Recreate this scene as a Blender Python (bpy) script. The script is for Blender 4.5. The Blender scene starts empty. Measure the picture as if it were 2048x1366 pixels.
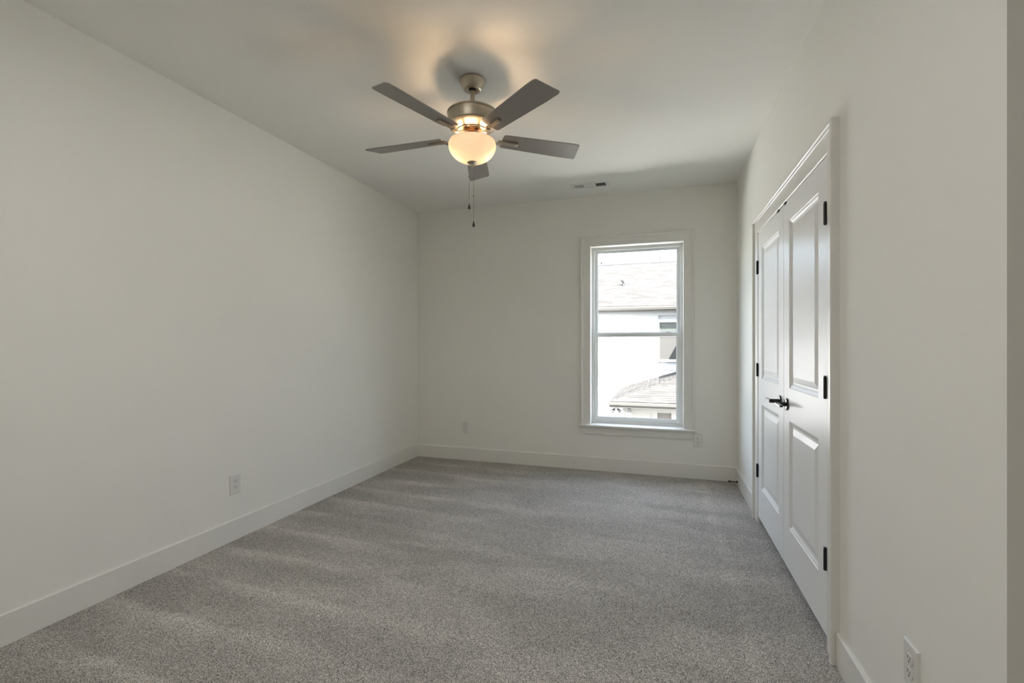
import bpy, bmesh, math, random
from mathutils import Vector, Matrix
random.seed(7)
PI = math.pi
SC = bpy.context.scene
COL = SC.collection

# ------------------------------------------------------------------ dimensions
CAM_H = 1.256
YAW = 0.3093
XL, XR = -2.6176, 0.6667          # left wall, right wall
YB = 4.6796                        # back wall
H = 2.74                           # ceiling
YE = 1.199                         # near end of the right wall
XA = 2.05                          # far side of the entry behind the camera
YR = -1.6                          # wall behind the camera
FAN = Vector((-1.006, 2.417, 0))

# ------------------------------------------------------------------ camera
cd = bpy.data.cameras.new('camera')
cam = bpy.data.objects.new('camera', cd)
COL.objects.link(cam)
cam.location = (0, 0, CAM_H)
cam.rotation_euler = (PI/2, 0, YAW)
cd.sensor_width = 36.0
cd.lens = 929.6/2048*36.0
cd.shift_y = (689.15-683.0)/2048
cd.clip_start = 0.02
SC.camera = cam

# ------------------------------------------------------------------ world, sun, large lights, exposure
W = bpy.data.worlds.new('world'); SC.world = W
W.use_nodes = True
wn = W.node_tree
bg = wn.nodes['Background']
sky = wn.nodes.new('ShaderNodeTexSky')
sky.sky_type = 'NISHITA'
sky.sun_disc = False
SUN = Vector((-0.57, 1.0, -1.08)).normalized()     # direction the sunlight travels
sky.sun_elevation = math.asin(-SUN.z)
sky.sun_rotation = math.atan2(-SUN.x, -SUN.y)
sky.air_density = 1.0
sky.dust_density = 2.0
hz = wn.nodes.new('ShaderNodeMix'); hz.data_type = 'RGBA'; hz.blend_type = 'MIX'
hz.inputs[0].default_value = 0.45; hz.inputs[7].default_value = (2.6, 2.62, 2.7, 1)     # summer haze
wn.links.new(sky.outputs[0], hz.inputs[6]); wn.links.new(hz.outputs[2], bg.inputs[0])
bg.inputs[1].default_value = 1.95

sd = bpy.data.lights.new('sun', 'SUN')
sd.energy = 48.0; sd.angle = 0.0093; sd.color = (1.0, 0.975, 0.94)
so = bpy.data.objects.new('sun', sd); COL.objects.link(so)
so.rotation_euler = (-SUN).to_track_quat('Z', 'Y').to_euler()
so.location = (4, -6, 12)

def area(name, loc, direction, sx, sy, power, color):
    d = bpy.data.lights.new(name, 'AREA'); d.shape = 'RECTANGLE'
    d.size = sx; d.size_y = sy; d.energy = power; d.color = color
    o = bpy.data.objects.new(name, d); COL.objects.link(o)
    o.location = loc
    o.rotation_euler = Vector(direction).to_track_quat('-Z', 'Y').to_euler()
    return o
# unseen lamps added as fill: one at the hall doorway, one above the camera
area('hall_fill', (XA+0.10, -0.35, 1.05), (-1, 0, 0), 0.86, 2.0, 2.5, (1.0, 0.96, 0.90))
area('fill_lamp', (-0.95, 0.85, H-.085), (0, 0, -1), 0.60, 0.60, 11.6, (1.0, 0.985, 0.96))
# portal that guides the sky's light through the visible window
pd = area('window_portal', (-0.23, YB+0.22, 1.35), (0, -1, 0), 0.9, 1.85, 1.0, (1, 1, 1))
pd.data.cycles.is_portal = True

SC.view_settings.view_transform = 'Standard'
SC.view_settings.look = 'None'
SC.view_settings.exposure = 0.59
SC.view_settings.gamma = 1.0
SC.view_settings.use_curve_mapping = False
SC.cycles.max_bounces = 12
SC.cycles.diffuse_bounces = 8
SC.cycles.transparent_max_bounces = 16
SC.cycles.sample_clamp_indirect = 60.0
SC.cycles.caustics_reflective = False
SC.cycles.caustics_refractive = False
SC.cycles.use_denoising = True

# ------------------------------------------------------------------ materials
def srgb(r, g, b):
    f = lambda c: (c/12.92 if c <= .04045 else ((c+.055)/1.055)**2.4)
    return (f(r/255), f(g/255), f(b/255), 1)
def mat(name, color=(.8, .8, .8, 1), rough=.5, metal=0.0, spec=.5, emit=None, estr=0):
    m = bpy.data.materials.new(name); m.use_nodes = True
    b = m.node_tree.nodes['Principled BSDF']
    b.inputs['Base Color'].default_value = color
    b.inputs['Roughness'].default_value = rough
    b.inputs['Metallic'].default_value = metal
    b.inputs['Specular IOR Level'].default_value = spec
    if emit:
        b.inputs['Emission Color'].default_value = emit
        b.inputs['Emission Strength'].default_value = estr
    return m
def nodes(m): return m.node_tree.nodes, m.node_tree.links, m.node_tree.nodes['Principled BSDF']
def add_bump(m, scale, strength, dist=.001, detail=3, stretch=(1, 1, 1)):
    n, l, b = nodes(m)
    tc = n.new('ShaderNodeTexCoord'); mp = n.new('ShaderNodeMapping'); nz = n.new('ShaderNodeTexNoise'); bp = n.new('ShaderNodeBump')
    mp.inputs['Scale'].default_value = stretch
    nz.inputs['Scale'].default_value = scale; nz.inputs['Detail'].default_value = detail
    bp.inputs['Strength'].default_value = strength; bp.inputs['Distance'].default_value = dist
    l.new(tc.outputs['Object'], mp.inputs[0]); l.new(mp.outputs[0], nz.inputs[0])
    l.new(nz.outputs[0], bp.inputs['Height']); l.new(bp.outputs[0], b.inputs['Normal'])
    return m

WALLC = (0.85, 0.836, 0.787, 1)
M_wall = add_bump(mat('wall_paint', WALLC, .9, spec=.15), 260, .10, .0006, 2)
M_ceil = add_bump(mat('ceiling_paint', (0.83, 0.818, 0.775, 1), .9, spec=.2), 200, .15, .0008, 2)
M_trim = mat('trim_paint', (0.79, 0.775, 0.73, 1), .33, spec=.4)
M_door = add_bump(mat('door_paint', (0.86, 0.86, 0.845, 1), .33, spec=.21), 60, .07, .0008, 4, (3, 3, .35))
M_vinyl = mat('vinyl_white', (0.78, 0.79, 0.78, 1), .4)
M_plastic = mat('outlet_plastic', (0.74, 0.73, 0.69, 1), .35)
M_slot = mat('outlet_slot', (0.012, 0.011, 0.010, 1), .6)
M_black = mat('oil_rubbed_bronze', (0.010, 0.009, 0.009, 1), .38, spec=.5)
M_lever = mat('dark_nickel', (0.055, 0.05, 0.048, 1), .22, metal=.9)
M_vent = mat('vent_white', (0.74, 0.74, 0.71, 1), .45)
M_duct = mat('duct_shade', (0.012, 0.012, 0.012, 1), .8)
M_nickel = add_bump(mat('brushed_nickel', (0.50, 0.445, 0.355, 1), .38, metal=1.0), 300, .05, .0004, 2, (1, 1, .05))
M_copper = mat('dark_copper', (0.32, 0.17, 0.085, 1), .35, metal=1.0)
M_blade = add_bump(mat('blade_silver', (0.27, 0.25, 0.23, 1), .40, metal=.15), 40, .04, .0005, 3, (1, 1, 1))
M_bronze = mat('pull_bronze', (0.015, 0.010, 0.008, 1), .35, spec=.5)
M_chain = mat('chain_metal', (0.22, 0.19, 0.15, 1), .4, metal=.6)
M_bulb = mat('bulb_glow', (1, .9, .75, 1), .5, emit=(1.0, 0.70, 0.44, 1), estr=225)
# frosted glass bowl
M_bowl = bpy.data.materials.new('frosted_glass'); M_bowl.use_nodes = True
n = M_bowl.node_tree.nodes; l = M_bowl.node_tree.links
n.remove(n['Principled BSDF'])
tr = n.new('ShaderNodeBsdfTranslucent'); tr.inputs[0].default_value = (0.27, 0.228, 0.168, 1)
df = n.new('ShaderNodeBsdfPrincipled'); df.inputs['Base Color'].default_value = (0.62, 0.58, 0.5, 1); df.inputs['Roughness'].default_value = .25
em = n.new('ShaderNodeEmission'); em.inputs[0].default_value = (1.0, 0.74, 0.50, 1); em.inputs[1].default_value = 0.33
a1 = n.new('ShaderNodeAddShader'); a2 = n.new('ShaderNodeAddShader'); mx = n.new('ShaderNodeMixShader'); mx.inputs[0].default_value = .5
l.new(df.outputs[0], mx.inputs[1]); l.new(tr.outputs[0], mx.inputs[2])
l.new(mx.outputs[0], a2.inputs[0]); l.new(em.outputs[0], a2.inputs[1])
l.new(a2.outputs[0], n['Material Output'].inputs[0])
# window glass: clear, with a reflection
def glass(name, tint):
    m = bpy.data.materials.new(name); m.use_nodes = True
    n = m.node_tree.nodes; l = m.node_tree.links
    n.remove(n['Principled BSDF'])
    t = n.new('ShaderNodeBsdfTransparent'); t.inputs[0].default_value = tint
    g = n.new('ShaderNodeBsdfGlossy'); g.inputs['Roughness'].default_value = 0.02
    fr = n.new('ShaderNodeFresnel')
    ge = n.new('ShaderNodeNewGeometry'); io = n.new('ShaderNodeMapRange')      # same reflectance on both faces of a thin pane
    io.inputs[3].default_value = 1.45; io.inputs[4].default_value = 1/1.45
    l.new(ge.outputs['Backfacing'], io.inputs[0]); l.new(io.outputs[0], fr.inputs[0])
    x = n.new('ShaderNodeMixShader')
    l.new(fr.outputs[0], x.inputs[0]); l.new(t.outputs[0], x.inputs[1]); l.new(g.outputs[0], x.inputs[2])
    l.new(x.outputs[0], n['Material Output'].inputs[0])
    return m
M_glass = glass('window_glass', (0.97, 0.98, 0.975, 1))

# carpet: multi-tone cut loops with vacuum tracks
M_carpet = mat('carpet', (.3, .28, .26, 1), .95, spec=.05)
n, l, b = nodes(M_carpet)
tc = n.new('ShaderNodeTexCoord')
vo = n.new('ShaderNodeTexVoronoi'); vo.inputs['Scale'].default_value = 460; vo.inputs['Randomness'].default_value = 1
nz = n.new('ShaderNodeTexNoise'); nz.inputs['Scale'].default_value = 340; nz.inputs['Detail'].default_value = 3; nz.inputs['Roughness'].default_value = .65
sep = n.new('ShaderNodeSeparateColor')
mix = n.new('ShaderNodeMath'); mix.operation = 'ADD'
ml = n.new('ShaderNodeMath'); ml.operation = 'MULTIPLY'; ml.inputs[1].default_value = .42
m2 = n.new('ShaderNodeMath'); m2.operation = 'MULTIPLY'; m2.inputs[1].default_value = .58
cr = n.new('ShaderNodeValToRGB')
e = cr.color_ramp.elements
e[0].position = .33; e[0].color = (0.110, 0.101, 0.091, 1)
e[1].position = .70; e[1].color = (0.80, 0.77, 0.725, 1)
k = e.new(.445); k.color = (0.290, 0.270, 0.247, 1)
k = e.new(.56); k.color = (0.520, 0.490, 0.450, 1)
l.new(tc.outputs['Object'], vo.inputs[0]); l.new(tc.outputs['Object'], nz.inputs[0])
l.new(vo.outputs['Color'], sep.inputs[0]); l.new(sep.outputs[0], ml.inputs[0]); l.new(nz.outputs[0], m2.inputs[0])
l.new(ml.outputs[0], mix.inputs[0]); l.new(m2.outputs[0], mix.inputs[1]); l.new(mix.outputs[0], cr.inputs[0])
# vacuum tracks: broad pile shading, thin ridges running out from the left wall, one ridge along the closet
def math_node(op, a=None, b=None):
    m_ = n.new('ShaderNodeMath'); m_.operation = op
    for i_, v_ in ((0, a), (1, b)):
        if v_ is None: continue
        if isinstance(v_, (int, float)): m_.inputs[i_].default_value = v_
        else: l.new(v_, m_.inputs[i_])
    return m_.outputs[0]
def rng(src, a0, a1, b0, b1):
    r_ = n.new('ShaderNodeMapRange'); r_.interpolation_type = 'SMOOTHSTEP'
    for i_, v_ in enumerate((a0, a1, b0, b1)): r_.inputs[i_+1].default_value = v_
    l.new(src, r_.inputs[0]); return r_.outputs[0]
xyz = n.new('ShaderNodeSeparateXYZ'); l.new(tc.outputs['Object'], xyz.inputs[0])
mp = n.new('ShaderNodeMapping'); mp.inputs['Rotation'].default_value = (0, 0, math.radians(6)); mp.inputs['Scale'].default_value = (.75, 2.0, 1)
tz = n.new('ShaderNodeTexNoise'); tz.inputs['Scale'].default_value = 1.7; tz.inputs['Detail'].default_value = 3; tz.inputs['Distortion'].default_value = .4
l.new(tc.outputs['Object'], mp.inputs[0]); l.new(mp.outputs[0], tz.inputs[0])
broad = rng(tz.outputs[0], .36, .66, .90, 1.10)
mw = n.new('ShaderNodeMapping'); mw.inputs['Rotation'].default_value = (0, 0, math.radians(3)); mw.inputs['Location'].default_value = (0, .06, 0)
wv = n.new('ShaderNodeTexWave'); wv.wave_type = 'BANDS'; wv.bands_direction = 'Y'; wv.wave_profile = 'SAW'
wv.inputs['Scale'].default_value = 1.0; wv.inputs['Distortion'].default_value = 1.3; wv.inputs['Detail'].default_value = 2; wv.inputs['Detail Scale'].default_value = .9
l.new(tc.outputs['Object'], mw.inputs[0]); l.new(mw.outputs[0], wv.inputs[0])
ridge = math_node('MULTIPLY', rng(wv.outputs['Fac'], .45, .85, 0, 1), rng(wv.outputs['Fac'], .86, .97, 1, 0))
fade = rng(xyz.outputs[0], -2.0, -.9, 1, .12)
brk = rng(tz.outputs[0], .35, .6, .35, 1)
left = math_node('MULTIPLY', math_node('MULTIPLY', ridge, fade), brk)
xw = math_node('ADD', xyz.outputs[0], math_node('MULTIPLY', tz.outputs[0], .10))
side_ = math_node('MULTIPLY', rng(xw, .36, .41, 0, 1), rng(xw, .42, .47, 1, 0))
track = math_node('ADD', broad, math_node('ADD', math_node('MULTIPLY', left, .26), math_node('MULTIPLY', math_node('MULTIPLY', side_, brk), .12)))
mc = n.new('ShaderNodeMix'); mc.data_type = 'RGBA'; mc.blend_type = 'MULTIPLY'; mc.inputs[0].default_value = 1
l.new(cr.outputs[0], mc.inputs[6]); l.new(track, mc.inputs[7]); l.new(mc.outputs[2], b.inputs['Base Color'])
bp = n.new('ShaderNodeBump'); bp.inputs['Strength'].default_value = .5; bp.inputs['Distance'].default_value = .004
l.new(mix.outputs[0], bp.inputs['Height']); l.new(bp.outputs[0], b.inputs['Normal'])

# exterior
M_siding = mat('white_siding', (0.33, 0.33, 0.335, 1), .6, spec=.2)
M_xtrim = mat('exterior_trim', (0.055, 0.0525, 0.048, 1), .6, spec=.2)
M_porch = mat('porch_wall', (0.22, 0.212, 0.198, 1), .7, spec=.2)  # porch wall and shaded trim, colour lightened to offset the eave's shade
M_xglass = add_bump(mat('dim_glass', (0.030, 0.034, 0.030, 1), .35, spec=.3), 5, .6, .02, 5)
M_screen = mat('insect_screen', (0.036, 0.035, 0.033, 1), .7, spec=.1)
M_pglass = mat('porch_glass', (0.085, 0.078, 0.070, 1), .5, spec=.2)
M_pipe = mat('pipe_grey', (0.003, 0.003, 0.0028, 1), .6)
M_lens = mat('lens_white', (0.15, 0.15, 0.145, 1), .3)
M_ground = add_bump(mat('lawn', (0.12, 0.13, 0.09, 1), .9, spec=.1), 6, .5, .02, 5)
def shingle(name, slope_axis):
    m = mat(name, (.3, .28, .26, 1), .9, spec=.1)
    n, l, b = nodes(m)
    tc = n.new('ShaderNodeTexCoord'); br = n.new('ShaderNodeTexBrick')
    br.offset = .5; br.inputs['Scale'].default_value = 1
    br.inputs['Brick Width'].default_value = .42; br.inputs['Row Height'].default_value = .143
    br.inputs['Mortar Size'].default_value = 0; br.inputs['Bias'].default_value = -.1
    br.inputs['Color1'].default_value = (0.046, 0.0435, 0.0410, 1); br.inputs['Color2'].default_value = (0.030, 0.0278, 0.0258, 1)
    br.inputs['Mortar'].default_value = (0.012, 0.0110, 0.0102, 1)
    # butt edge of every course, broken up along its length
    sp = n.new('ShaderNodeSeparateXYZ'); l.new(tc.outputs['UV'], sp.inputs[0])
    dv = n.new('ShaderNodeMath'); dv.operation = 'DIVIDE'; dv.inputs[1].default_value = .143; l.new(sp.outputs[1], dv.inputs[0])
    fr = n.new('ShaderNodeMath'); fr.operation = 'FRACT'; l.new(dv.outputs[0], fr.inputs[0])
    ed = n.new('ShaderNodeMapRange'); ed.interpolation_type = 'SMOOTHSTEP'; ed.inputs[1].default_value = .05; ed.inputs[2].default_value = .42; ed.inputs[3].default_value = .42; ed.inputs[4].default_value = 1.0
    l.new(fr.outputs[0], ed.inputs[0])
    mp = n.new('ShaderNodeMapping'); mp.inputs['Scale'].default_value = (1.6, 7.0, 1); l.new(tc.outputs['UV'], mp.inputs[0])
    nz = n.new('ShaderNodeTexNoise'); nz.inputs['Scale'].default_value = 1.4; nz.inputs['Detail'].default_value = 2; l.new(mp.outputs[0], nz.inputs[0])
    gate = n.new('ShaderNodeMapRange'); gate.inputs[1].default_value = .42; gate.inputs[2].default_value = .56; l.new(nz.outputs[0], gate.inputs[0])
    lm = n.new('ShaderNodeMix'); lm.data_type = 'FLOAT'; lm.inputs[2].default_value = .94; l.new(gate.outputs[0], lm.inputs[0]); l.new(ed.outputs[0], lm.inputs[3])
    mc = n.new('ShaderNodeMix'); mc.data_type = 'RGBA'; mc.blend_type = 'MULTIPLY'; mc.inputs[0].default_value = 1
    l.new(tc.outputs['UV'], br.inputs[0])
    l.new(br.outputs[0], mc.inputs[6]); l.new(lm.outputs[0], mc.inputs[7]); l.new(mc.outputs[2], b.inputs['Base Color'])
    return m
M_roof = shingle('shingles', 0)

# ------------------------------------------------------------------ mesh helpers
class MB:
    """collects shapes in world coordinates; build() links them as one mesh object"""
    def __init__(s): s.bm = bmesh.new()
    def box(s, x0, x1, y0, y1, z0, z1, bev=0, seg=2, M=None):
        t = bmesh.new()
        bmesh.ops.create_cube(t, size=1)
        bmesh.ops.scale(t, vec=(abs(x1-x0), abs(y1-y0), abs(z1-z0)), verts=t.verts)
        bmesh.ops.translate(t, vec=((x0+x1)/2, (y0+y1)/2, (z0+z1)/2), verts=t.verts)
        if bev: bmesh.ops.bevel(t, geom=t.edges[:], offset=bev, segments=seg, affect='EDGES', profile=.5)
        s.merge(t, M); return s
    def merge(s, t, M=None):
        if M is not None: bmesh.ops.transform(t, matrix=M, verts=t.verts)
        me = bpy.data.meshes.new('tmp'); t.to_mesh(me); t.free()
        s.bm.from_mesh(me); bpy.data.meshes.remove(me)
    def lathe(s, prof, c=(0, 0, 0), n=48, M=None, cap=True):
        t = bmesh.new(); rings = []
        for r, z in prof:
            if r < 1e-6: rings.append([t.verts.new((0, 0, z))])
            else: rings.append([t.verts.new((r*math.cos(2*PI*k/n), r*math.sin(2*PI*k/n), z)) for k in range(n)])
        for a, b in zip(rings, rings[1:]):
            for k in range(n):
                q = [a[k % len(a)], a[(k+1) % len(a)], b[(k+1) % len(b)], b[k % len(b)]]
                u = []
                for v in q:
                    if v not in u: u.append(v)
                if len(u) > 2: t.faces.new(u)
        if cap:
            for rg in (rings[0], rings[-1]):
                if len(rg) > 2: t.faces.new(rg)
        bmesh.ops.recalc_face_normals(t, faces=t.faces)
        if M is None: M = Matrix.Translation(c)
        s.merge(t, M); return s
    def prism(s, pts, axis, a0, a1, M=None, bev=0):
        """extrude a 2-D outline along an axis; pts are the other two coordinates in x,y,z order"""
        t = bmesh.new()
        def P(p, a):
            if axis == 'x': return (a, p[0], p[1])
            if axis == 'y': return (p[0], a, p[1])
            return (p[0], p[1], a)
        A = [t.verts.new(P(p, a0)) for p in pts]; B = [t.verts.new(P(p, a1)) for p in pts]
        t.faces.new(A); t.faces.new(B)
        for k in range(len(pts)):
            j = (k+1) % len(pts); t.faces.new([A[k], A[j], B[j], B[k]])
        bmesh.ops.recalc_face_normals(t, faces=t.faces)
        if bev: bmesh.ops.bevel(t, geom=t.edges[:], offset=bev, segments=2, affect='EDGES', profile=.5)
        s.merge(t, M); return s
    def tube(s, pts, r, n=10):
        t = bmesh.new(); pts = [Vector(p) for p in pts]; rings = []
        up = Vector((0.123, 0.31, 0.94)).normalized()
        for i, p in enumerate(pts):
            d = (pts[min(i+1, len(pts)-1)]-pts[max(i-1, 0)]).normalized()
            u = d.cross(up)
            if u.length < .05: u = d.cross(Vector((1, 0, 0)))
            u.normalize(); v = d.cross(u)
            rr = r[i] if isinstance(r, (list, tuple)) else r
            rings.append([t.verts.new(p+u*rr*math.cos(2*PI*k/n)+v*rr*math.sin(2*PI*k/n)) for k in range(n)])
        for a, b in zip(rings, rings[1:]):
            for k in range(n): t.faces.new([a[k], a[(k+1) % n], b[(k+1) % n], b[k]])
        t.faces.new(rings[0]); t.faces.new(rings[-1])
        bmesh.ops.recalc_face_normals(t, faces=t.faces)
        s.merge(t); return s
    def quad(s, P, uv=None):
        vs = [s.bm.verts.new(p) for p in P]; f = s.bm.faces.new(vs)
        if uv:
            L = s.bm.loops.layers.uv.verify()
            for lp, w in zip(f.loops, uv): lp[L].uv = w
        return s
    def build(s, name, m, parent=None, smooth=False, angle=35):
        me = bpy.data.meshes.new(name)
        if parent is not None:
            p = parent; off = Vector((0, 0, 0))
            R = p
            while R.parent is not None: R = R.parent
            bmesh.ops.transform(s.bm, matrix=world_of(parent).inverted(), verts=s.bm.verts)
        s.bm.to_mesh(me); s.bm.free()
        o = bpy.data.objects.new(name, me); COL.objects.link(o)
        me.materials.append(m)
        if parent is not None: o.parent = parent
        if smooth:
            for p in me.polygons: p.use_smooth = True
            try: me.set_sharp_from_angle(angle=math.radians(angle))
            except Exception: pass
        return o
def world_of(o):
    Mx = o.matrix_basis.copy()
    while o.parent is not None:
        o = o.parent; Mx = o.matrix_basis @ Mx
    return Mx
def empty(name, loc, rz=0):
    o = bpy.data.objects.new(name, None); COL.objects.link(o)
    o.location = loc; o.rotation_euler = (0, 0, rz); o.empty_display_size = .1
    return o
def tag(o, label=None, cat=None, group=None, kind=None):
    if label: o['label'] = label
    if cat: o['category'] = cat
    if group: o['group'] = group
    if kind: o['kind'] = kind
    return o
def struct(o, label, cat): return tag(o, label, cat, kind='structure')

# ------------------------------------------------------------------ room shell
WT = .12
DY0, DY1, DZ = 2.213, 3.664, 2.047         # closet door opening
WX0, WX1, WZ0, WZ1 = -.668, .206, .44, 2.235   # window opening
CX1 = XR+.85                                # back of the closet
struct(MB().box(XL-WT, XA+1.4, YR-WT, YB+.175, -.12, 0).build('floor', M_carpet), 'grey beige speckled carpet floor with vacuum tracks', 'floor')
struct(MB().box(XL-WT, XA+1.4, YR-WT, YB+.175, H, H+.12).build('ceiling', M_ceil), 'flat off white painted ceiling above the fan', 'ceiling')
struct(MB().box(XL-WT, XL, YR-WT, YB+.175, 0, H).build('wall_left', M_wall), 'long plain off white wall on the left', 'wall')
wb = MB()
wb.box(XL, WX0-.012, YB, YB+.175, 0, H).box(WX1+.012, XA, YB, YB+.175, 0, H).box(WX0-.012, WX1+.012, YB, YB+.175, 0, WZ0).box(WX0-.012, WX1+.012, YB, YB+.175, WZ1+.012, H)
struct(wb.build('wall_back', M_wall), 'off white back wall around the window', 'wall')
wr = MB()
wr.box(XR, XR+WT, YE, DY0, 0, H).box(XR, XR+WT, DY1, YB, 0, H).box(XR, XR+WT, DY0, DY1, DZ, H)
wr.box(XR+WT, XA, YE, YE+WT, 0, H)
struct(wr.build('wall_right', M_wall), 'off white right wall around the closet doors, turning a corner in the foreground', 'wall')
wc = MB(); wc.box(CX1, CX1+.1, YE+WT, YB, 0, H)
struct(wc.build('wall_closet', M_wall), 'off white wall at the back of the closet', 'wall')
we = MB(); we.box(XA, XA+WT, -.80, YE+WT, 2.05, H).box(XA, XA+WT, .10, YE+WT, 0, 2.05).box(XA, XA+WT, YR, -.80, 0, H)
struct(we.build('wall_entry', M_wall), 'off white entry wall with the hall doorway', 'wall')
struct(MB().box(XL-WT, XA+WT, YR-WT, YR, 0, H).build('wall_rear', M_wall), 'off white wall behind the camera', 'wall')
# the hall beyond the entry doorway
wh = MB(); wh.box(XA+1.3, XA+1.4, YR-WT, YE+WT, 0, H).box(XA+WT, XA+1.3, YE, YE+WT, 0, H).box(XA+WT, XA+1.3, YR-WT, YR, 0, H)
struct(wh.build('wall_hall', M_wall), 'off white hall wall beyond the entry doorway', 'wall')

BH, BT = .134, .014
def base_x(name, x0, x1, y, out, label):      # runs along x, out = +-1 direction into the room (y)
    pts = [(y, 0), (y+out*BT, 0), (y+out*BT, BH-.005), (y+out*(BT-.005), BH), (y, BH)]
    struct(MB().prism(pts, 'x', x0, x1).build(name, M_trim), label, 'baseboard')
def base_y(name, y0, y1, x, out, label):
    pts = [(x, 0), (x+out*BT, 0), (x+out*BT, BH-.005), (x+out*(BT-.005), BH), (x, BH)]
    struct(MB().prism(pts, 'y', y0, y1).build(name, M_trim), label, 'baseboard')
base_y('baseboard_left', YR, YB-BT, XL, 1, 'tall white baseboard along the left wall')
base_x('baseboard_back', XL, XR, YB, -1, 'tall white baseboard along the back wall under the window')
base_y('baseboard_right', 3.775, YB-BT, XR, -1, 'short white baseboard between the closet and the back corner')
base_y('baseboard_near', YE-BT, 2.112, XR, -1, 'white baseboard on the right wall in the foreground before the closet doors')
base_x('baseboard_entry', XR, XA, YE, -1, 'white baseboard around the foreground wall corner')

# ------------------------------------------------------------------ casings
def casing(mb, plane, out, a0, a1, z0, z1, w, axis, legs_to):
    """picture-frame casing around an opening a0..a1 (along x or y), head at z1, legs down to legs_to.
    profile (u = distance from the opening, t = thickness) swept with mitres."""
    prof = [(0, 0), (0, .011), (.004, .014), (.010, .015), (w-.026, .018), (w-.022, .021), (w-.020, .028), (w-.015, .032), (w-.004, .032), (w, .029), (w, 0)]
    t = bmesh.new(); rings = []
    corners = [(a0, legs_to, -1, 0), (a0, z1, -1, 1), (a1, z1, 1, 1), (a1, legs_to, 1, 0)]
    for (a, z, da, dz) in corners:
        ring = []
        for u, th in prof:
            aa, zz = a+da*u, z+dz*u
            p = (aa, plane+out*th, zz) if axis == 'x' else (plane+out*th, aa, zz)
            ring.append(t.verts.new(p))
        rings.append(ring)
    for A, B in zip(rings, rings[1:]):
        for k in range(len(prof)):
            j = (k+1) % len(prof); t.faces.new([A[k], A[j], B[j], B[k]])
    t.faces.new(rings[0]); t.faces.new(rings[-1])
    bmesh.ops.recalc_face_normals(t, faces=t.faces)
    mb.merge(t)

# closet door casing and jamb
cb = MB()
casing(cb, XR, -1, 2.222, 3.655, 0, 2.043, .105, 'y', 0)
cas = cb.build('trim_1', M_trim)
struct(cas, 'white moulded casing framing the double closet doors', 'door trim')
jb = MB()
jb.box(XR-.004, XR+WT, DY0, 2.226, 0, DZ).box(XR-.004, XR+WT, 3.651, DY1, 0, DZ).box(XR-.004, XR+WT, 2.226, 3.651, 2.037, DZ)
jb.box(XR+.033, XR+.045, 2.226, 2.245, 0, 2.037).box(XR+.033, XR+.045, 3.632, 3.651, 0, 2.037).box(XR+.033, XR+.045, 2.226, 3.651, 2.018, 2.037)
jb.build('jamb', M_trim, cas)

# ------------------------------------------------------------------ closet doors
FX = XR-.010           # room-side face of the leaves
SL = .035
def panel_rings(y0, y1, z0, z1):
    return [(0, 0), (.004, .0035), (.011, .0050), (.018, .0095), (.024, .0115), (.034, .0115), (.040, .0095), (.062, .0035), (.066, .0030)]
def door_leaf(name, y0, y1, label):
    z0, z1 = .046, 2.034
    root = empty(name, ((FX+SL/2), (y0+y1)/2, z0))
    struct(root, label, 'door')
    t = bmesh.new()
    ys = [y0, y0+.113, y1-.113, y1]
    zs = [z0, .268, .846, 1.022, 1.922, z1]
    g = [[t.verts.new((FX, y, z)) for z in zs] for y in ys]
    for i in range(3):
        for j in range(5):
            if i == 1 and j in (1, 3):
                prev = [g[i][j], g[i+1][j], g[i+1][j+1], g[i][j+1]]
                a, b_, c, d = ys[i], ys[i+1], zs[j], zs[j+1]
                for u, dep in panel_rings(a, b_, c, d)[1:]:
                    cur = [t.verts.new((FX+dep, a+u, c+u)), t.verts.new((FX+dep, b_-u, c+u)), t.verts.new((FX+dep, b_-u, d-u)), t.verts.new((FX+dep, a+u, d-u))]
                    for q in range(4):
                        r = (q+1) % 4; t.faces.new([prev[q], prev[r], cur[r], cur[q]])
                    prev = cur
                t.faces.new(prev)
            else:
                t.faces.new([g[i][j], g[i+1][j], g[i+1][j+1], g[i][j+1]])
    # back and edges
    bk = [t.verts.new((FX+SL, y0, z0)), t.verts.new((FX+SL, y1, z0)), t.verts.new((FX+SL, y1, z1)), t.verts.new((FX+SL, y0, z1))]
    t.faces.new(bk)
    bott = [g[i][0] for i in range(4)]; top = [g[i][5] for i in range(4)]
    t.faces.new(bott+[bk[1], bk[0]]); t.faces.new(top+[bk[2], bk[3]])
    t.faces.new(g[0]+[bk[3], bk[0]]); t.faces.new(g[3]+[bk[2], bk[1]])
    bmesh.ops.recalc_face_normals(t, faces=t.faces)
    mb = MB(); mb.merge(t); mb.build('door_panel', M_door, root)
    return root
YM = 2.9395
d_near = door_leaf('door_1', 2.229, YM-.0028, 'near white two panel closet door with dark lever handle')
d_far = door_leaf('door_2', YM+.0028, 3.648, 'far white two panel closet door beside the window wall corner')

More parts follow.
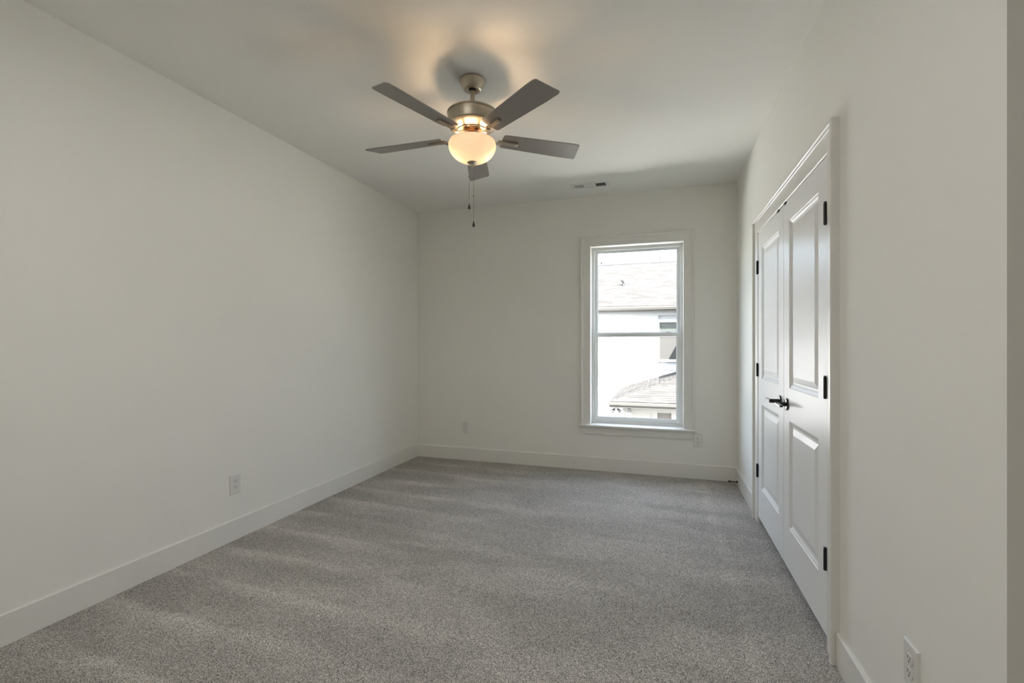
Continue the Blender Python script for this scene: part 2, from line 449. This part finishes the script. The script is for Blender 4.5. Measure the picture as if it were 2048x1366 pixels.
def hinge(root, y, zc, inward):
    k = MB()
    x = FX-.0075
    k.lathe([(.0, -.047), (.003, -.0465), (.0045, -.045), (.0065, -.044), (.0065, -.015), (.0061, -.0148), (.0061, -.0142), (.0065, -.014), (.0065, .014), (.0061, .0142), (.0061, .0148), (.0065, .015), (.0065, .044), (.0045, .045), (.003, .0465), (.0065, .048), (.0065, .050), (.0, .0505)], (x, y, zc), 16)
    k.box(FX-.003, FX+.003, y-.013, y+.013, zc-.044, zc+.044)
    h = k.build('hinge', M_black, root, True)
    for dz in (-.018, .018):
        MB().lathe([(.0018, 0), (.0018, .001), (0, .0013)], n=8, M=Matrix.Translation((FX-.003, y+inward*.0095, zc+dz)) @ Matrix.Rotation(-PI/2, 4, 'Y')).build('hinge_screw', M_nickel, h)
    return h
for zc in (1.797, 1.077, .367):
    hinge(d_near, 2.2275, zc, 1)
    hinge(d_far, 3.6495, zc, -1)

def lever(root, y, sgn, z=.931):
    """round rose, neck and flat lever pointing sgn along y"""
    Rm = Matrix.Translation((FX, y, z)) @ Matrix.Rotation(-PI/2, 4, 'Y')
    e = MB().lathe([(.031, 0), (.0325, .002), (.0325, .006), (.030, .009), (.014, .011), (0, .011)], n=40, M=Rm)
    r = e.build('handle', M_lever, root, True)
    a = MB().lathe([(.0125, .008), (.0115, .02), (.0115, .052), (.0105, .055), (0, .055)], n=24, M=Rm)
    a.build('handle_neck', M_black, r, True)
    w = MB()
    outline = [(-.013, -.0085), (.085, -.0065), (.104, -.0055), (.108, -.0025), (.108, .0025), (.104, .0055), (.085, .0065), (-.013, .0085)]
    # outline in (along lever, height), extruded through its thickness
    pts = [(y+sgn*u, z+v) for u, v in outline]
    w.prism(pts, 'x', FX-.060, FX-.044, bev=.0015)
    w.build('lever', M_lever, r)
    return r
lever(d_near, YM-.075, -1)
lever(d_far, YM+.075, 1)
for root, y in ((d_near, 2.895), (d_far, 3.050)):
    c = MB().box(FX-.0065, FX+.022, y-.017, y+.017, 2.0335, 2.0375, .0006)
    c.box(FX-.0070, FX-.0005, y-.017, y+.017, 2.026, 2.0375, .0006)
    c.build('ball_catch', M_black, root)

# ------------------------------------------------------------------ window
win = empty('window_1', ((WX0+WX1)/2, YB, WZ0))
struct(win, 'tall white double hung window with moulded casing in the back wall', 'window')
cb = MB(); casing(cb, YB, -1, WX0, WX1, 0, WZ1, .097, 'x', .46)
cb.build('casing', M_trim, win)
j = MB()
JD = .105
j.box(WX0-.012, WX0, YB-.001, YB+JD, .46, WZ1+.012).box(WX1, WX1+.012, YB-.001, YB+JD, .46, WZ1+.012).box(WX0, WX1, YB-.001, YB+JD, WZ1, WZ1+.012)
j.build('jamb', M_trim, win)
s = MB()
s.prism([(YB+JD, .440), (YB-.050, .440), (YB-.056, .443), (YB-.058, .450), (YB-.056, .457), (YB-.050, .460), (YB+JD, .460)], 'x', WX0, WX1)
s.prism([(YB, .440), (YB-.050, .440), (YB-.056, .443), (YB-.058, .450), (YB-.056, .457), (YB-.050, .460), (YB, .460)], 'x', -.785, WX0)
s.prism([(YB, .440), (YB-.050, .440), (YB-.056, .443), (YB-.058, .450), (YB-.056, .457), (YB-.050, .460), (YB, .460)], 'x', WX1, .316)
s.build('stool', M_trim, win)
a = MB().prism([(-.752, .440), (-.752, .428), (-.735, .364), (.274, .364), (.291, .428), (.291, .440)], 'y', YB-.018, YB, bev=.0015)
a.build('apron', M_trim, win)
# vinyl unit
f = MB()
FY0, FY1 = YB+JD, YB+.175
fw = .026
f.box(WX0-.012, WX0+fw, FY0, FY1, WZ0, WZ1+.012).box(WX1-fw, WX1+.012, FY0, FY1, WZ0, WZ1+.012).box(WX0+fw, WX1-fw, FY0, FY1, WZ1-fw, WZ1+.012).box(WX0+fw, WX1-fw, FY0, FY1, WZ0, .485)
# stepped stops inside the frame
f.box(WX0+fw, WX0+fw+.006, FY0+.028, FY0+.034, .485, WZ1-fw).box(WX1-fw-.006, WX1-fw, FY0+.028, FY0+.034, .485, WZ1-fw).box(WX0+fw, WX1-fw, FY0+.028, FY0+.034, WZ1-fw-.006, WZ1-fw)
f.build('frame', M_vinyl, win)
def sash(name, y0, y1, z0, z1, st, bt, tp):
    r = MB(); x0, x1 = WX0+fw+.001, WX1-fw-.001
    r.box(x0, x0+st, y0, y1, z0, z1, .002).box(x1-st, x1, y0, y1, z0, z1, .002).box(x0+st-.002, x1-st+.002, y0, y1, z0, z0+bt, .002).box(x0+st-.002, x1-st+.002, y0, y1, z1-tp, z1, .002)
    # glazing bead
    b = .005
    yy = (y0+y1)/2-.004
    gx0, gx1, gz0, gz1 = x0+st, x1-st, z0+bt, z1-tp
    r.prism([(gx0, y0+.004), (gx0+b, yy), (gx0, yy)], 'z', gz0, gz1).prism([(gx1, y0+.004), (gx1-b, yy), (gx1, yy)], 'z', gz0, gz1)
    r.prism([(y0+.004, gz0), (yy, gz0+b), (yy, gz0)], 'x', gx0, gx1).prism([(y0+.004, gz1), (yy, gz1-b), (yy, gz1)], 'x', gx0, gx1)
    o = r.build(name, M_vinyl, win)
    g = MB().box(gx0-.004, gx1+.004, (y0+y1)/2-.002, (y0+y1)/2+.002, gz0-.004, gz1+.004)
    g.build('pane', M_glass, o)
    return o
lo = sash('lower_sash', FY0+.003, FY0+.028, .486, 1.371, .030, .036, .034)
up = sash('upper_sash', FY0+.036, FY0+.061, 1.345, WZ1-fw-.001, .026, .034, .017)
lk = MB().box(.045, .105, FY0+.003, FY0+.028, 1.371, 1.379, .002).lathe([(.013, 0), (.013, .008), (.006, .011), (0, .011)], (.075, FY0+.018, 1.379), 16).box(.055, .097, FY0+.010, FY0+.018, 1.385, 1.391, .002)
lk.build('sash_lock', M_vinyl, win)

# ------------------------------------------------------------------ ceiling fan
fan = empty('ceiling_fan', (FAN.x, FAN.y, H))
tag(fan, 'brushed nickel five blade ceiling fan with lit frosted glass bowl', 'ceiling fan')
F = (FAN.x, FAN.y, 0)
# canopy
MB().lathe([(.070, H-.0005), (.0715, H-.002), (.0715, H-.010), (.0695, H-.0125), (.0685, H-.016), (.0630, H-.030), (.0560, H-.044), (.0490, H-.054), (.0445, H-.0580), (.041, H-.0592), (.034, H-.0585), (.024, H-.055), (.0205, H-.050), (.0205, H-.03), (0, H-.03)], F, 64).build('canopy', M_nickel, fan, True)
rod = MB().lathe([(.0125, H-.032), (.0125, 2.560)], F, 24).build('downrod', M_nickel, fan, True)
MB().lathe([(.0195, H-.042), (.019, H-.052), (.015, H-.060), (.013, H-.063)], F, 24).build('hanger_ball', M_black, rod, True)
# motor housing
mh = MB().lathe([(0, 2.578), (.020, 2.578), (.023, 2.574), (.024, 2.565), (.060, 2.562), (.120, 2.558), (.136, 2.555), (.1405, 2.552), (.1415, 2.548), (.1405, 2.5455), (.1375, 2.5445), (.1375, 2.543),
    (.1385, 2.5415), (.1345, 2.486), (.1335, 2.484), (.1305, 2.483), (.1305, 2.4815), (.1325, 2.480), (.130, 2.477), (.118, 2.469), (.100, 2.460), (.0885, 2.4545), (.0855, 2.4535), (.0855, 2.452), (.0875, 2.451), (.086, 2.448), (.066, 2.446), (0, 2.446)], F, 80)
mh = mh.build('motor_housing', M_nickel, fan, True, 30)
fly = MB().lathe([(.058, 2.447), (.060, 2.444), (.060, 2.434), (.056, 2.431), (.030, 2.430), (.026, 2.427), (.026, 2.408), (0, 2.408)], F, 48).build('flywheel', M_copper, fan, True)
# light kit
fit = MB().lathe([(.024, 2.412), (.040, 2.410), (.062, 2.404), (.065, 2.400), (.061, 2.398), (.012, 2.397), (.006, 2.395), (.006, 2.282), (0, 2.282)], F, 40).build('light_fitter', M_nickel, fan, True)
bp_ = [(.1255, 2.3925), (.1275, 2.3930), (.1290, 2.3905), (.1320, 2.380), (.1333, 2.368), (.1305, 2.352), (.1235, 2.335), (.1120, 2.318), (.0970, 2.304), (.0800, 2.2930), (.0600, 2.2845), (.040, 2.2795), (.008, 2.2775)]
inner = [(.008, 2.2815), (.040, 2.2835), (.059, 2.2885), (.0785, 2.2970), (.095, 2.308), (.1095, 2.3215), (.1205, 2.337), (.1270, 2.353), (.1295, 2.368), (.1282, 2.380), (.1255, 2.3905), (.1255, 2.3925)]
bowl = MB().lathe(bp_+inner, F, 72, cap=False).build('glass_bowl', M_bowl, fan, True)
MB().lathe([(.0, 2.287), (.026, 2.2800), (.029, 2.2765), (.027, 2.2735), (.018, 2.2695), (.011, 2.267), (.009, 2.262), (.0095, 2.258), (.007, 2.253), (.003, 2.250), (0, 2.250)], F, 32).build('finial', M_nickel, fan, True)
CA = math.atan2(-FAN.y, -FAN.x)           # direction towards the middle of the entry
for k in (0, 1):
    a_ = CA+PI/2+PI*k
    c = (FAN.x+.072*math.cos(a_), FAN.y+.072*math.sin(a_), 0)
    bl = MB().lathe([(0, 2.308), (.010, 2.310), (.018, 2.317), (.021, 2.328), (.018, 2.339), (.012, 2.349), (.010, 2.353), (0, 2.353)], c, 20).build('bulb', M_bulb, fan, True)
    MB().lathe([(.0125, 2.353), (.013, 2.355), (.013, 2.385), (.011, 2.394), (.006, 2.399), (0, 2.399)], c, 16).build('bulb_socket', M_nickel, bl, True)
# blades
ANG0 = 35.0
PITCH = math.radians(12)
ZB = 2.420
for k in range(5):
    th = math.radians(-108.2+72*k+0.3)
    Mx = Matrix.Translation((FAN.x, FAN.y, ZB)) @ Matrix.Rotation(th, 4, 'Z') @ Matrix.Rotation(-PITCH, 4, 'X')
    r0, r1, w0, w1 = .172, .662, .056, .069
    out = [(r0, -w0+.012), (r0+.004, -w0+.003), (r0+.013, -w0)]
    out += [(.40, -.0635), (.56, -w1), (r1-.055, -w1), (r1-.035, -w1+.002), (r1-.026, -w1+.008), (r1-.004, w1-.016), (r1-.004, w1-.008), (r1-.010, w1-.002), (r1-.018, w1), (.56, w1), (.40, .0635)]
    out += [(r0+.013, w0), (r0+.004, w0-.003), (r0, w0-.012)]
    bl = MB().prism(out, 'z', -.003, .003, M=Mx, bev=.0012).build('blade', M_blade, fan)
    ir = MB()
    # bracket: rises from the flywheel, then runs flat under the blade
    Ma = Matrix.Translation((FAN.x, FAN.y, 0)) @ Matrix.Rotation(th, 4, 'Z')
    prof = [(.048, 2.4335), (.070, 2.4325), (.092, 2.424), (.112, 2.411), (.135, 2.4045), (.165, 2.4065)]
    lowr = [(r_, z_-.007) for r_, z_ in reversed(prof)]
    ir.prism(prof+lowr, 'y', -.0125, .0125, M=Ma, bev=.001)
    ir.box(.150, .268, -.0125, .0125, -.0145, -.0032, .0018, M=Mx)
    io = ir.build('blade_iron', M_nickel, bl)
    for r_ in (.190, .252):
        MB().lathe([(.0055, -.0145), (.0055, -.0160), (.003, -.0178), (0, -.0180)], n=14, M=Mx @ Matrix.Translation((r_, 0, 0))).build('iron_screw', M_nickel, io, True)
# pull chains
def pull(x, y, zt, zb):
    n_ = 40
    ch = MB()
    ch.tube([(x, y, zt+(zb-zt)*i/4) for i in range(5)], .0008, 6)
    zz = zt
    while zz > zb:
        ch.lathe([(0, .0013), (.0009, .0009), (.0012, 0), (.0009, -.0009), (0, -.0013)], (x, y, zz), 6); zz -= .0052
    o = ch.build('pull_chain', M_chain, fan, True)
    MB().lathe([(0, .004), (.002, .003), (.0032, 0), (.002, -.003), (0, -.004)], (x, y, zt-.165), 10).build('chain_connector', M_bronze, o, True)
    MB().lathe([(0, 0), (.003, -.001), (.0042, -.006), (.0045, -.010), (.0062, -.015), (.0068, -.021), (.0058, -.027), (.003, -.030), (0, -.031)], (x, y, zb), 16).build('chain_pendant', M_bronze, o, True)
pull(FAN.x+.0075, FAN.y, 2.254, 1.945)
dirf = Vector((FAN.x, FAN.y, 0)).normalized(); side = Vector((math.cos(YAW), math.sin(YAW), 0))
pq = FAN+dirf*.142+side*(-.0185)
pull(pq.x, pq.y, 2.415, 2.086)
hub = MB().tube([(FAN.x, FAN.y, 2.419), (FAN.x+dirf.x*.10-side.x*.0185, FAN.y+dirf.y*.10-side.y*.0185, 2.421), (pq.x, pq.y, 2.415)], .003, 8)
hub.build('switch_arm', M_nickel, fan, True)

# ------------------------------------------------------------------ fill light fixture added above the camera, out of view
M_diff = mat('fill_diffuser', (.9, .9, .88, 1), .5)
lt = empty('fill_light', (-0.95, 0.85, H))
tag(lt, 'unseen square fill light added on the ceiling above the camera', 'ceiling light')
MB().box(-1.27, -.63, .53, 1.17, H-.03, H, .004).build('fill_base', M_trim, lt)
MB().box(-1.25, -.65, .55, 1.15, H-.075, H-.03, .012).build('fill_diffuser', M_diff, lt)

# ------------------------------------------------------------------ air register
VX0, VX1, VY0, VY1 = -.802, -.450, 4.262, 4.412
vr = empty('air_register', ((VX0+VX1)/2, (VY0+VY1)/2, H))
tag(vr, 'small white louvered air register in the ceiling near the window', 'air vent')
fz0, fz1 = H-.007, H
v = MB()
ix0, ix1, iy0, iy1 = VX0+.030, VX1-.030, VY0+.030, VY1-.030
t = bmesh.new(); rings = []
for u, z in ((0, fz1), (.012, fz0), (.030, fz0), (.030, fz1)):
    rings.append([t.verts.new((VX0+u, VY0+u, z)), t.verts.new((VX1-u, VY0+u, z)), t.verts.new((VX1-u, VY1-u, z)), t.verts.new((VX0+u, VY1-u, z))])
for q in range(4):
    A, B = rings[q], rings[(q+1) % 4]
    for i in range(4): t.faces.new([A[i], A[(i+1) % 4], B[(i+1) % 4], B[i]])
bmesh.ops.recalc_face_normals(t, faces=t.faces)
v.merge(t)
xa, xb = ix0+.092, ix1-.092
v.box(xa, xa+.010, iy0, iy1, fz0, fz1).box(xb-.010, xb, iy0, iy1, fz0, fz1)
v.build('register_frame', M_vent, vr)
bk = MB().box(ix0, ix1, iy0, iy1, H-.0012, H-.0004).build('duct_shade_panel', M_duct, vr)  # flat dark panel standing in for the shade inside the duct
def fins(x0, x1, n_, tilt):
    for i in range(n_):
        x = x0+(x1-x0)*(i+.5)/n_
        Mx = Matrix.Translation((x, (iy0+iy1)/2, H-.0045)) @ Matrix.Rotation(math.radians(tilt), 4, 'Y')
        MB().box(-.0050, .0050, -(iy1-iy0)/2, (iy1-iy0)/2, -.0005, .0005, M=Mx).build('louver', M_vent, vr)
fins(ix0, xa, 7, 22); fins(xb, ix1, 7, 64)
for i in range(4):
    y = iy0+(iy1-iy0)*(i+.5)/4
    Mx = Matrix.Translation(((xa+xb)/2, y, H-.0040)) @ Matrix.Rotation(math.radians(-3), 4, 'X')
    MB().box(-(xb-xa)/2+.010, (xb-xa)/2-.010, -.0095, .0095, -.0005, .0005, M=Mx).build('louver', M_vent, vr)
for x in (VX0+.014, VX1-.014):
    MB().lathe([(.004, fz0+.001), (.004, fz0-.0008), (0, fz0-.0014)], (x, (VY0+VY1)/2, 0), 10).build('register_screw', M_chain, vr)

# ------------------------------------------------------------------ electrical outlets
def outlet(loc, rz, label):
    """local frame: plate in the x-z plane, facing -y"""
    root = empty('electrical_outlet', loc, rz)
    tag(root, label, 'outlet', 'duplex outlets low on the walls')
    Mw = world_of(root)
    w, h = .0405, .0625
    t = bmesh.new(); prev = None
    for (u, y) in ((0, 0), (0, -.0022), (.0035, -.0058), (.006, -.0065)):
        cur = [t.verts.new((-w+u, y, -h+u)), t.verts.new((w-u, y, -h+u)), t.verts.new((w-u, y, h-u)), t.verts.new((-w+u, y, h-u))]
        if prev:
            for q in range(4): t.faces.new([prev[q], prev[(q+1) % 4], cur[(q+1) % 4], cur[q]])
        else: t.faces.new(cur)
        prev = cur
    t.faces.new(prev); bmesh.ops.recalc_face_normals(t, faces=t.faces)
    p = MB(); p.merge(t, Mw); p.build('cover_plate', M_plastic, root)
    for s_ in (1, -1):
        zc = s_*.0195
        pts = []
        for i in range(32):
            an = 2*PI*i/32
            pts.append((.0172*math.cos(an), zc+max(-.0142, min(.0142, .0172*math.sin(an)))))
        r = MB().prism(pts, 'y', -.0060, -.0090, M=Mw, bev=.0008).build('receptacle', M_plastic, root)
        sl = MB().box(-.0074, -.0052, -.0085, -.0094, zc-.0005, zc+.0085, M=Mw).box(.0052, .0074, -.0085, -.0094, zc+.0010, zc+.0078, M=Mw)
        sl.lathe([(.0026, 0), (.0026, .0009), (0, .0009)], n=12, M=Mw @ Matrix.Translation((0, -.0085, zc-.0068)) @ Matrix.Rotation(PI/2, 4, 'X'))
        sl.build('plug_slots', M_slot, r)
    MB().lathe([(.0032, 0), (.0032, .0010), (0, .0014)], n=12, M=Mw @ Matrix.Translation((0, -.0064, 0)) @ Matrix.Rotation(PI/2, 4, 'X')).build('plate_screw', M_plastic, root)
    return root
outlet((XL, 2.314, .357), PI/2, 'white duplex outlet on the left wall above the baseboard')
outlet((-2.0255, YB, .358), 0, 'white duplex outlet on the back wall left of the window')
outlet((.332, YB, .357), 0, 'white duplex outlet beside the right end of the window apron')
outlet((XR, 1.567, .362), -PI/2, 'white duplex outlet in the right foreground, nearest the camera')

# ------------------------------------------------------------------ spring door stop on the baseboard
XD = XR-BT
ds = empty('door_stop', (XD, 4.548, .030))
tag(ds, 'small black rigid door stop on the baseboard in the far right corner', 'door stop')
Rm = Matrix.Translation((XD, 4.548, .034)) @ Matrix.Rotation(-PI/2, 4, 'Y')
MB().lathe([(.0125, 0), (.0125, .003), (.009, .007), (.0055, .010), (0, .010)], n=20, M=Rm).build('stop_base', M_black, ds, True)
MB().lathe([(.0048, .009), (.0042, .062), (0, .062)], n=16, M=Rm).build('stop_rod', M_black, ds, True)
MB().lathe([(.006, .060), (.0085, .062), (.0085, .072), (.006, .076), (0, .076)], n=20, M=Rm).build('rubber_tip', M_bronze, ds, True)

# ------------------------------------------------------------------ outdoors
GZ = -3.1
struct(MB().box(-40, 40, -20, 60, GZ-.2, GZ).build('ground', M_ground), 'lawn between the houses far below the window', 'ground')
M_bounce = add_bump(mat('concrete', (0.74, 0.73, 0.71, 1), .9, spec=.1), 9, .2, .005, 4)  # pale slab added out of view to bounce sunlight onto the ceiling
struct(MB().box(-14, 14, 10.0, 17.0, GZ, GZ+.05).build('bounce_slab', M_bounce), 'unseen pale concrete slab added to bounce sunlight up through the window', 'bounce_slab')
HY = 17.0
M_own = mat('own_house_siding', (0.45, 0.45, 0.44, 1), .7, spec=.2)
ow = MB()
ow.box(-9, 9, YR-WT, YB+.175, GZ, -.125)
ow.box(-9, XL-WT-.005, YB-.1, YB+.175, -.12, 2.9).box(XA+1.405, 9, YB-.1, YB+.175, -.12, 2.9)
struct(ow.build('wall_outside', M_own), 'lower storey and outer walls of this house below the window', 'wall')
hs = empty('house', (-2.0, HY, GZ))
tag(hs, 'white lap sided neighbouring house with pale shingled roofs outside the window', 'house')
HX0, HX1 = -9.0, 1.75
sd_ = MB()
EX = .158
z = -.10
NW = (-.067, .92, .745, 2.03)
while z < 2.42:
    z1 = min(z+EX, 2.43)
    spans = [(HX0, HX1)]
    if z1 > NW[2]-.09 and z < NW[3]+.10: spans = [(HX0, NW[0]-.01), (NW[1]+.01, HX1)]
    for a, b in spans:
        sd_.prism([(HY+.1, z), (HY-.030, z), (HY-.004, z1), (HY+.1, z1)], 'x', a, b)
    z = z1
z = GZ
while z < -.14:
    z1 = min(z+EX, -.12)
    sd_.prism([(HY+.1, z), (HY-.030, z), (HY-.004, z1), (HY+.1, z1)], 'x', HX0, HX1)
    z = z1
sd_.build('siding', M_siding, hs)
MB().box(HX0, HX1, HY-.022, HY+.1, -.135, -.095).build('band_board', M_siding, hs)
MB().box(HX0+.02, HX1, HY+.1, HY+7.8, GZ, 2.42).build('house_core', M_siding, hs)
# eaves: soffit, fascia and gutter
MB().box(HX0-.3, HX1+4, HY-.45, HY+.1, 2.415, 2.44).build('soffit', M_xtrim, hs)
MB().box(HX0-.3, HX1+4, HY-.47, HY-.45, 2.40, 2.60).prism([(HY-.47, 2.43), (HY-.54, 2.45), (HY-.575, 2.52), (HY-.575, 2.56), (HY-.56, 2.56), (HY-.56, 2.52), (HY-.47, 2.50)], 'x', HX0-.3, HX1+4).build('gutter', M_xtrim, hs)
def roof_uv(P, ex, ey, o):
    return [((Vector(p)-o).dot(ex), (Vector(p)-o).dot(ey)) for p in P]
def roof_face(mb, P, thick=.03):
    P = [Vector(p) for p in P]
    ex = (P[1]-P[0]).normalized(); nrm = ex.cross(P[-1]-P[0]).normalized(); ey = nrm.cross(ex)
    mb.quad(P, roof_uv(P, ex, ey, P[0]))
r = MB()
ry, rz_ = HY+4.0, 4.80
ey_, ez_ = HY-.52, 2.585
roof_face(r, [(HX0-.4, ey_, ez_), (HX1+4, ey_, ez_), (HX1+4, ry, rz_), (HX0-.4, ry, rz_)])
roof_face(r, [(HX1+4, ry+4.5, ez_), (HX0-.4, ry+4.5, ez_), (HX0-.4, ry, rz_), (HX1+4, ry, rz_)])
r.quad([(HX0-.4, ey_, ez_), (HX0-.4, ry, rz_), (HX0-.4, ry+4.5, ez_)])
r.quad([(HX0-.4, ey_, ez_-.02), (HX0-.4, ry+4.5, ez_-.02), (HX1+4, ry+4.5, ez_-.02), (HX1+4, ey_, ez_-.02)])
r.box(HX0-.4, HX1+4, ey_-.012, ey_+.05, ez_-.03, ez_-.002)
r.build('roof', M_roof, hs)
MB().prism([(ry-.07, rz_-.030), (ry, rz_+.020), (ry+.07, rz_-.030), (ry, rz_-.01)], 'x', HX0-.4, HX1+4).build('ridge_cap', M_pipe, hs)
# vents on the roof
def on_roof(y): return ez_+(y-ey_)*(rz_-ez_)/(ry-ey_)
vy = 18.45; vz = on_roof(vy)
MB().tube([(-1.37, vy, vz-.05), (-1.37, vy, vz+.12), (-1.40, vy-.03, vz+.17), (-1.46, vy-.05, vz+.18)], .035, 10).lathe([(.085, .0), (.05, .05), (.04, .07)], (-1.37, vy, vz-.02), 16).build('roof_vent', M_pipe, hs, True)
MB().tube([(-.02, ry+.5, rz_-.3), (-.02, ry+.5, rz_+.36)], .022, 8).tube([(-.16, ry+.5, rz_+.30), (.18, ry+.5, rz_+.33)], .018, 8).tube([(-.08, ry+.45, rz_+.22), (.14, ry+.55, rz_+.22)], .016, 8).tube([(.08, ry+.5, rz_+.33), (.05, ry+.5, rz_+.18)], .014, 8).build('antenna', M_pipe, hs)
MB().lathe([(.0, .05), (.035, .04), (.05, 0), (.035, -.04), (.02, -.05), (.02, -.28)], (-2.55, ry+.3, rz_+.16), 12).build('vent_cap', M_pipe, hs, True)
# upper window of the neighbouring house
nw = MB()
nw.box(NW[0]-.02, NW[1]+.02, HY-.02, HY+.09, NW[3], NW[3]+.10).box(NW[0]-.01, NW[0]+.03, HY-.01, HY+.09, NW[2]-.02, NW[3]).box(NW[1]-.03, NW[1]+.01, HY-.01, HY+.09, NW[2]-.02, NW[3]).box(NW[0], NW[1], HY-.02, HY+.09, NW[2]-.09, NW[2]).box(NW[0], NW[1], HY+.0, HY+.06, 1.52, 1.57)
wo = nw.build('upper_window', M_siding, hs)
MB().box(NW[0], NW[1], HY+.055, HY+.07, 1.56, NW[3]).build('upper_pane', M_xglass, wo)
MB().box(NW[0], NW[1], HY+.02, HY+.03, NW[2], 1.53).build('screen', M_screen, wo)
# side wing that throws the slanting shadow
wx, wy, wz = 1.25, 13.6, 2.62
MB().box(wx+.5, wx+16, wy+.5, HY+.05, GZ, 2.42).build('wing', M_siding, hs)
wr_ = MB()
wr_.box(wx, wx+16.5, wy, HY, 2.42, wz)
roof_face(wr_, [(wx, HY+3, wz), (wx, wy, wz), (wx+2.7, wy+2.7, wz+1.5), (wx+2.7, HY+3, wz+1.5)])
roof_face(wr_, [(wx, wy, wz), (wx+16.5, wy, wz), (wx+16.5, wy+2.7, wz+1.5), (wx+2.7, wy+2.7, wz+1.5)])
wr_.build('wing_roof', M_xtrim, hs)
# hipped porch roof in front
pz = -.24; px_, py_ = -1.275, 12.48
sl_ = .314
pr = MB()
T = 2.6
roof_face(pr, [(px_, py_, pz), (px_+5.0, py_, pz), (px_+5.0, py_+T, pz+sl_*T), (px_+T, py_+T, pz+sl_*T)])
hy = HY-py_
roof_face(pr, [(px_, HY, pz), (px_, py_, pz), (px_+T, py_+T, pz+sl_*T), (px_+T, HY, pz+sl_*T)])
pr.quad([(px_+T, py_+T, pz+sl_*T), (px_+5, py_+T, pz+sl_*T), (px_+5, HY, pz+sl_*T), (px_+T, HY, pz+sl_*T)])
pr.quad([(px_, py_, pz-.02), (px_, HY, pz-.02), (px_+5, HY, pz-.02), (px_+5, py_, pz-.02)])
pr.build('porch_roof', M_roof, hs)
pf = MB().box(px_-.02, px_+5, py_-.02, py_+.02, pz-.16, pz-.012).box(px_-.02, px_+.02, py_, HY, pz-.16, pz-.012).box(px_, px_+5, py_+.02, HY, pz-.17, pz-.15)
pf.prism([(py_-.02, pz-.10), (py_-.08, pz-.085), (py_-.10, pz-.03), (py_-.10, pz-.012), (py_-.02, pz-.012)], 'x', px_-.04, px_+5)
pf.build('porch_fascia', M_xtrim, hs)
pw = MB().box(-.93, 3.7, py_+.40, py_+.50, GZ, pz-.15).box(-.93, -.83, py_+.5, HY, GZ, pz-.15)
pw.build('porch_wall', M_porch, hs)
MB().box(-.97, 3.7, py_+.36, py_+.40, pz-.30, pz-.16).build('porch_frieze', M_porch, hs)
dr = MB().box(-.21, -.08, py_+.365, py_+.42, GZ+.05, pz-.30).box(.27, .42, py_+.365, py_+.42, GZ+.05, pz-.30).build('porch_door_frame', M_porch, hs)
MB().box(-.08, .27, py_+.385, py_+.41, -1.9, pz-.30).build('porch_glass', M_pglass, dr)
# flood light under the porch corner, lantern beside it
fl = empty('flood_light', (-1.12, py_+.10, pz-.172))
tag(fl, 'twin head white flood light under the porch roof corner outside', 'flood light')
fx, fy, fz = -1.12, py_+.10, pz-.172
MB().lathe([(.055, 0), (.055, -.02), (.03, -.04), (0, -.04)], (fx, fy, fz), 20).build('mount_plate', M_lens, fl, True)
for s_ in (-1, 1):
    a = Vector((fx+s_*.03, fy, fz-.035)); b2 = Vector((fx+s_*.15, fy-.04, fz-.135))
    d = (b2-a).normalized(); q = d.to_track_quat('Z', 'Y').to_matrix().to_4x4()
    hd = MB().lathe([(.015, 0), (.03, .02), (.036, .08), (.05, .13), (.048, .132), (0, .132)], n=18, M=Matrix.Translation(a) @ q).build('lamp_head', M_pipe, fl, True)
    MB().lathe([(.047, .133), (.05, .15), (.03, .18), (0, .185)], n=18, M=Matrix.Translation(a) @ q).build('lamp_lens', M_lens, hd, True)
ln = empty('porch_lantern', (-.80, py_+.275, -.60))
tag(ln, 'pale hanging glass lantern on the porch wall outside', 'lantern')
lx, ly = -.80, py_+.20
MB().lathe([(.03, -.44), (.055, -.45), (.06, -.50), (.075, -.52), (0, -.52)], (lx, ly, 0), 18).tube([(lx, ly, -.45), (lx, ly+.155, -.45)], .02).build('lantern_cap', M_lens, ln, True)
MB().lathe([(.07, -.52), (.085, -.60), (.085, -.68), (.05, -.76), (0, -.77)], (lx, ly, 0), 18).build('lantern_glass', M_lens, ln, True)
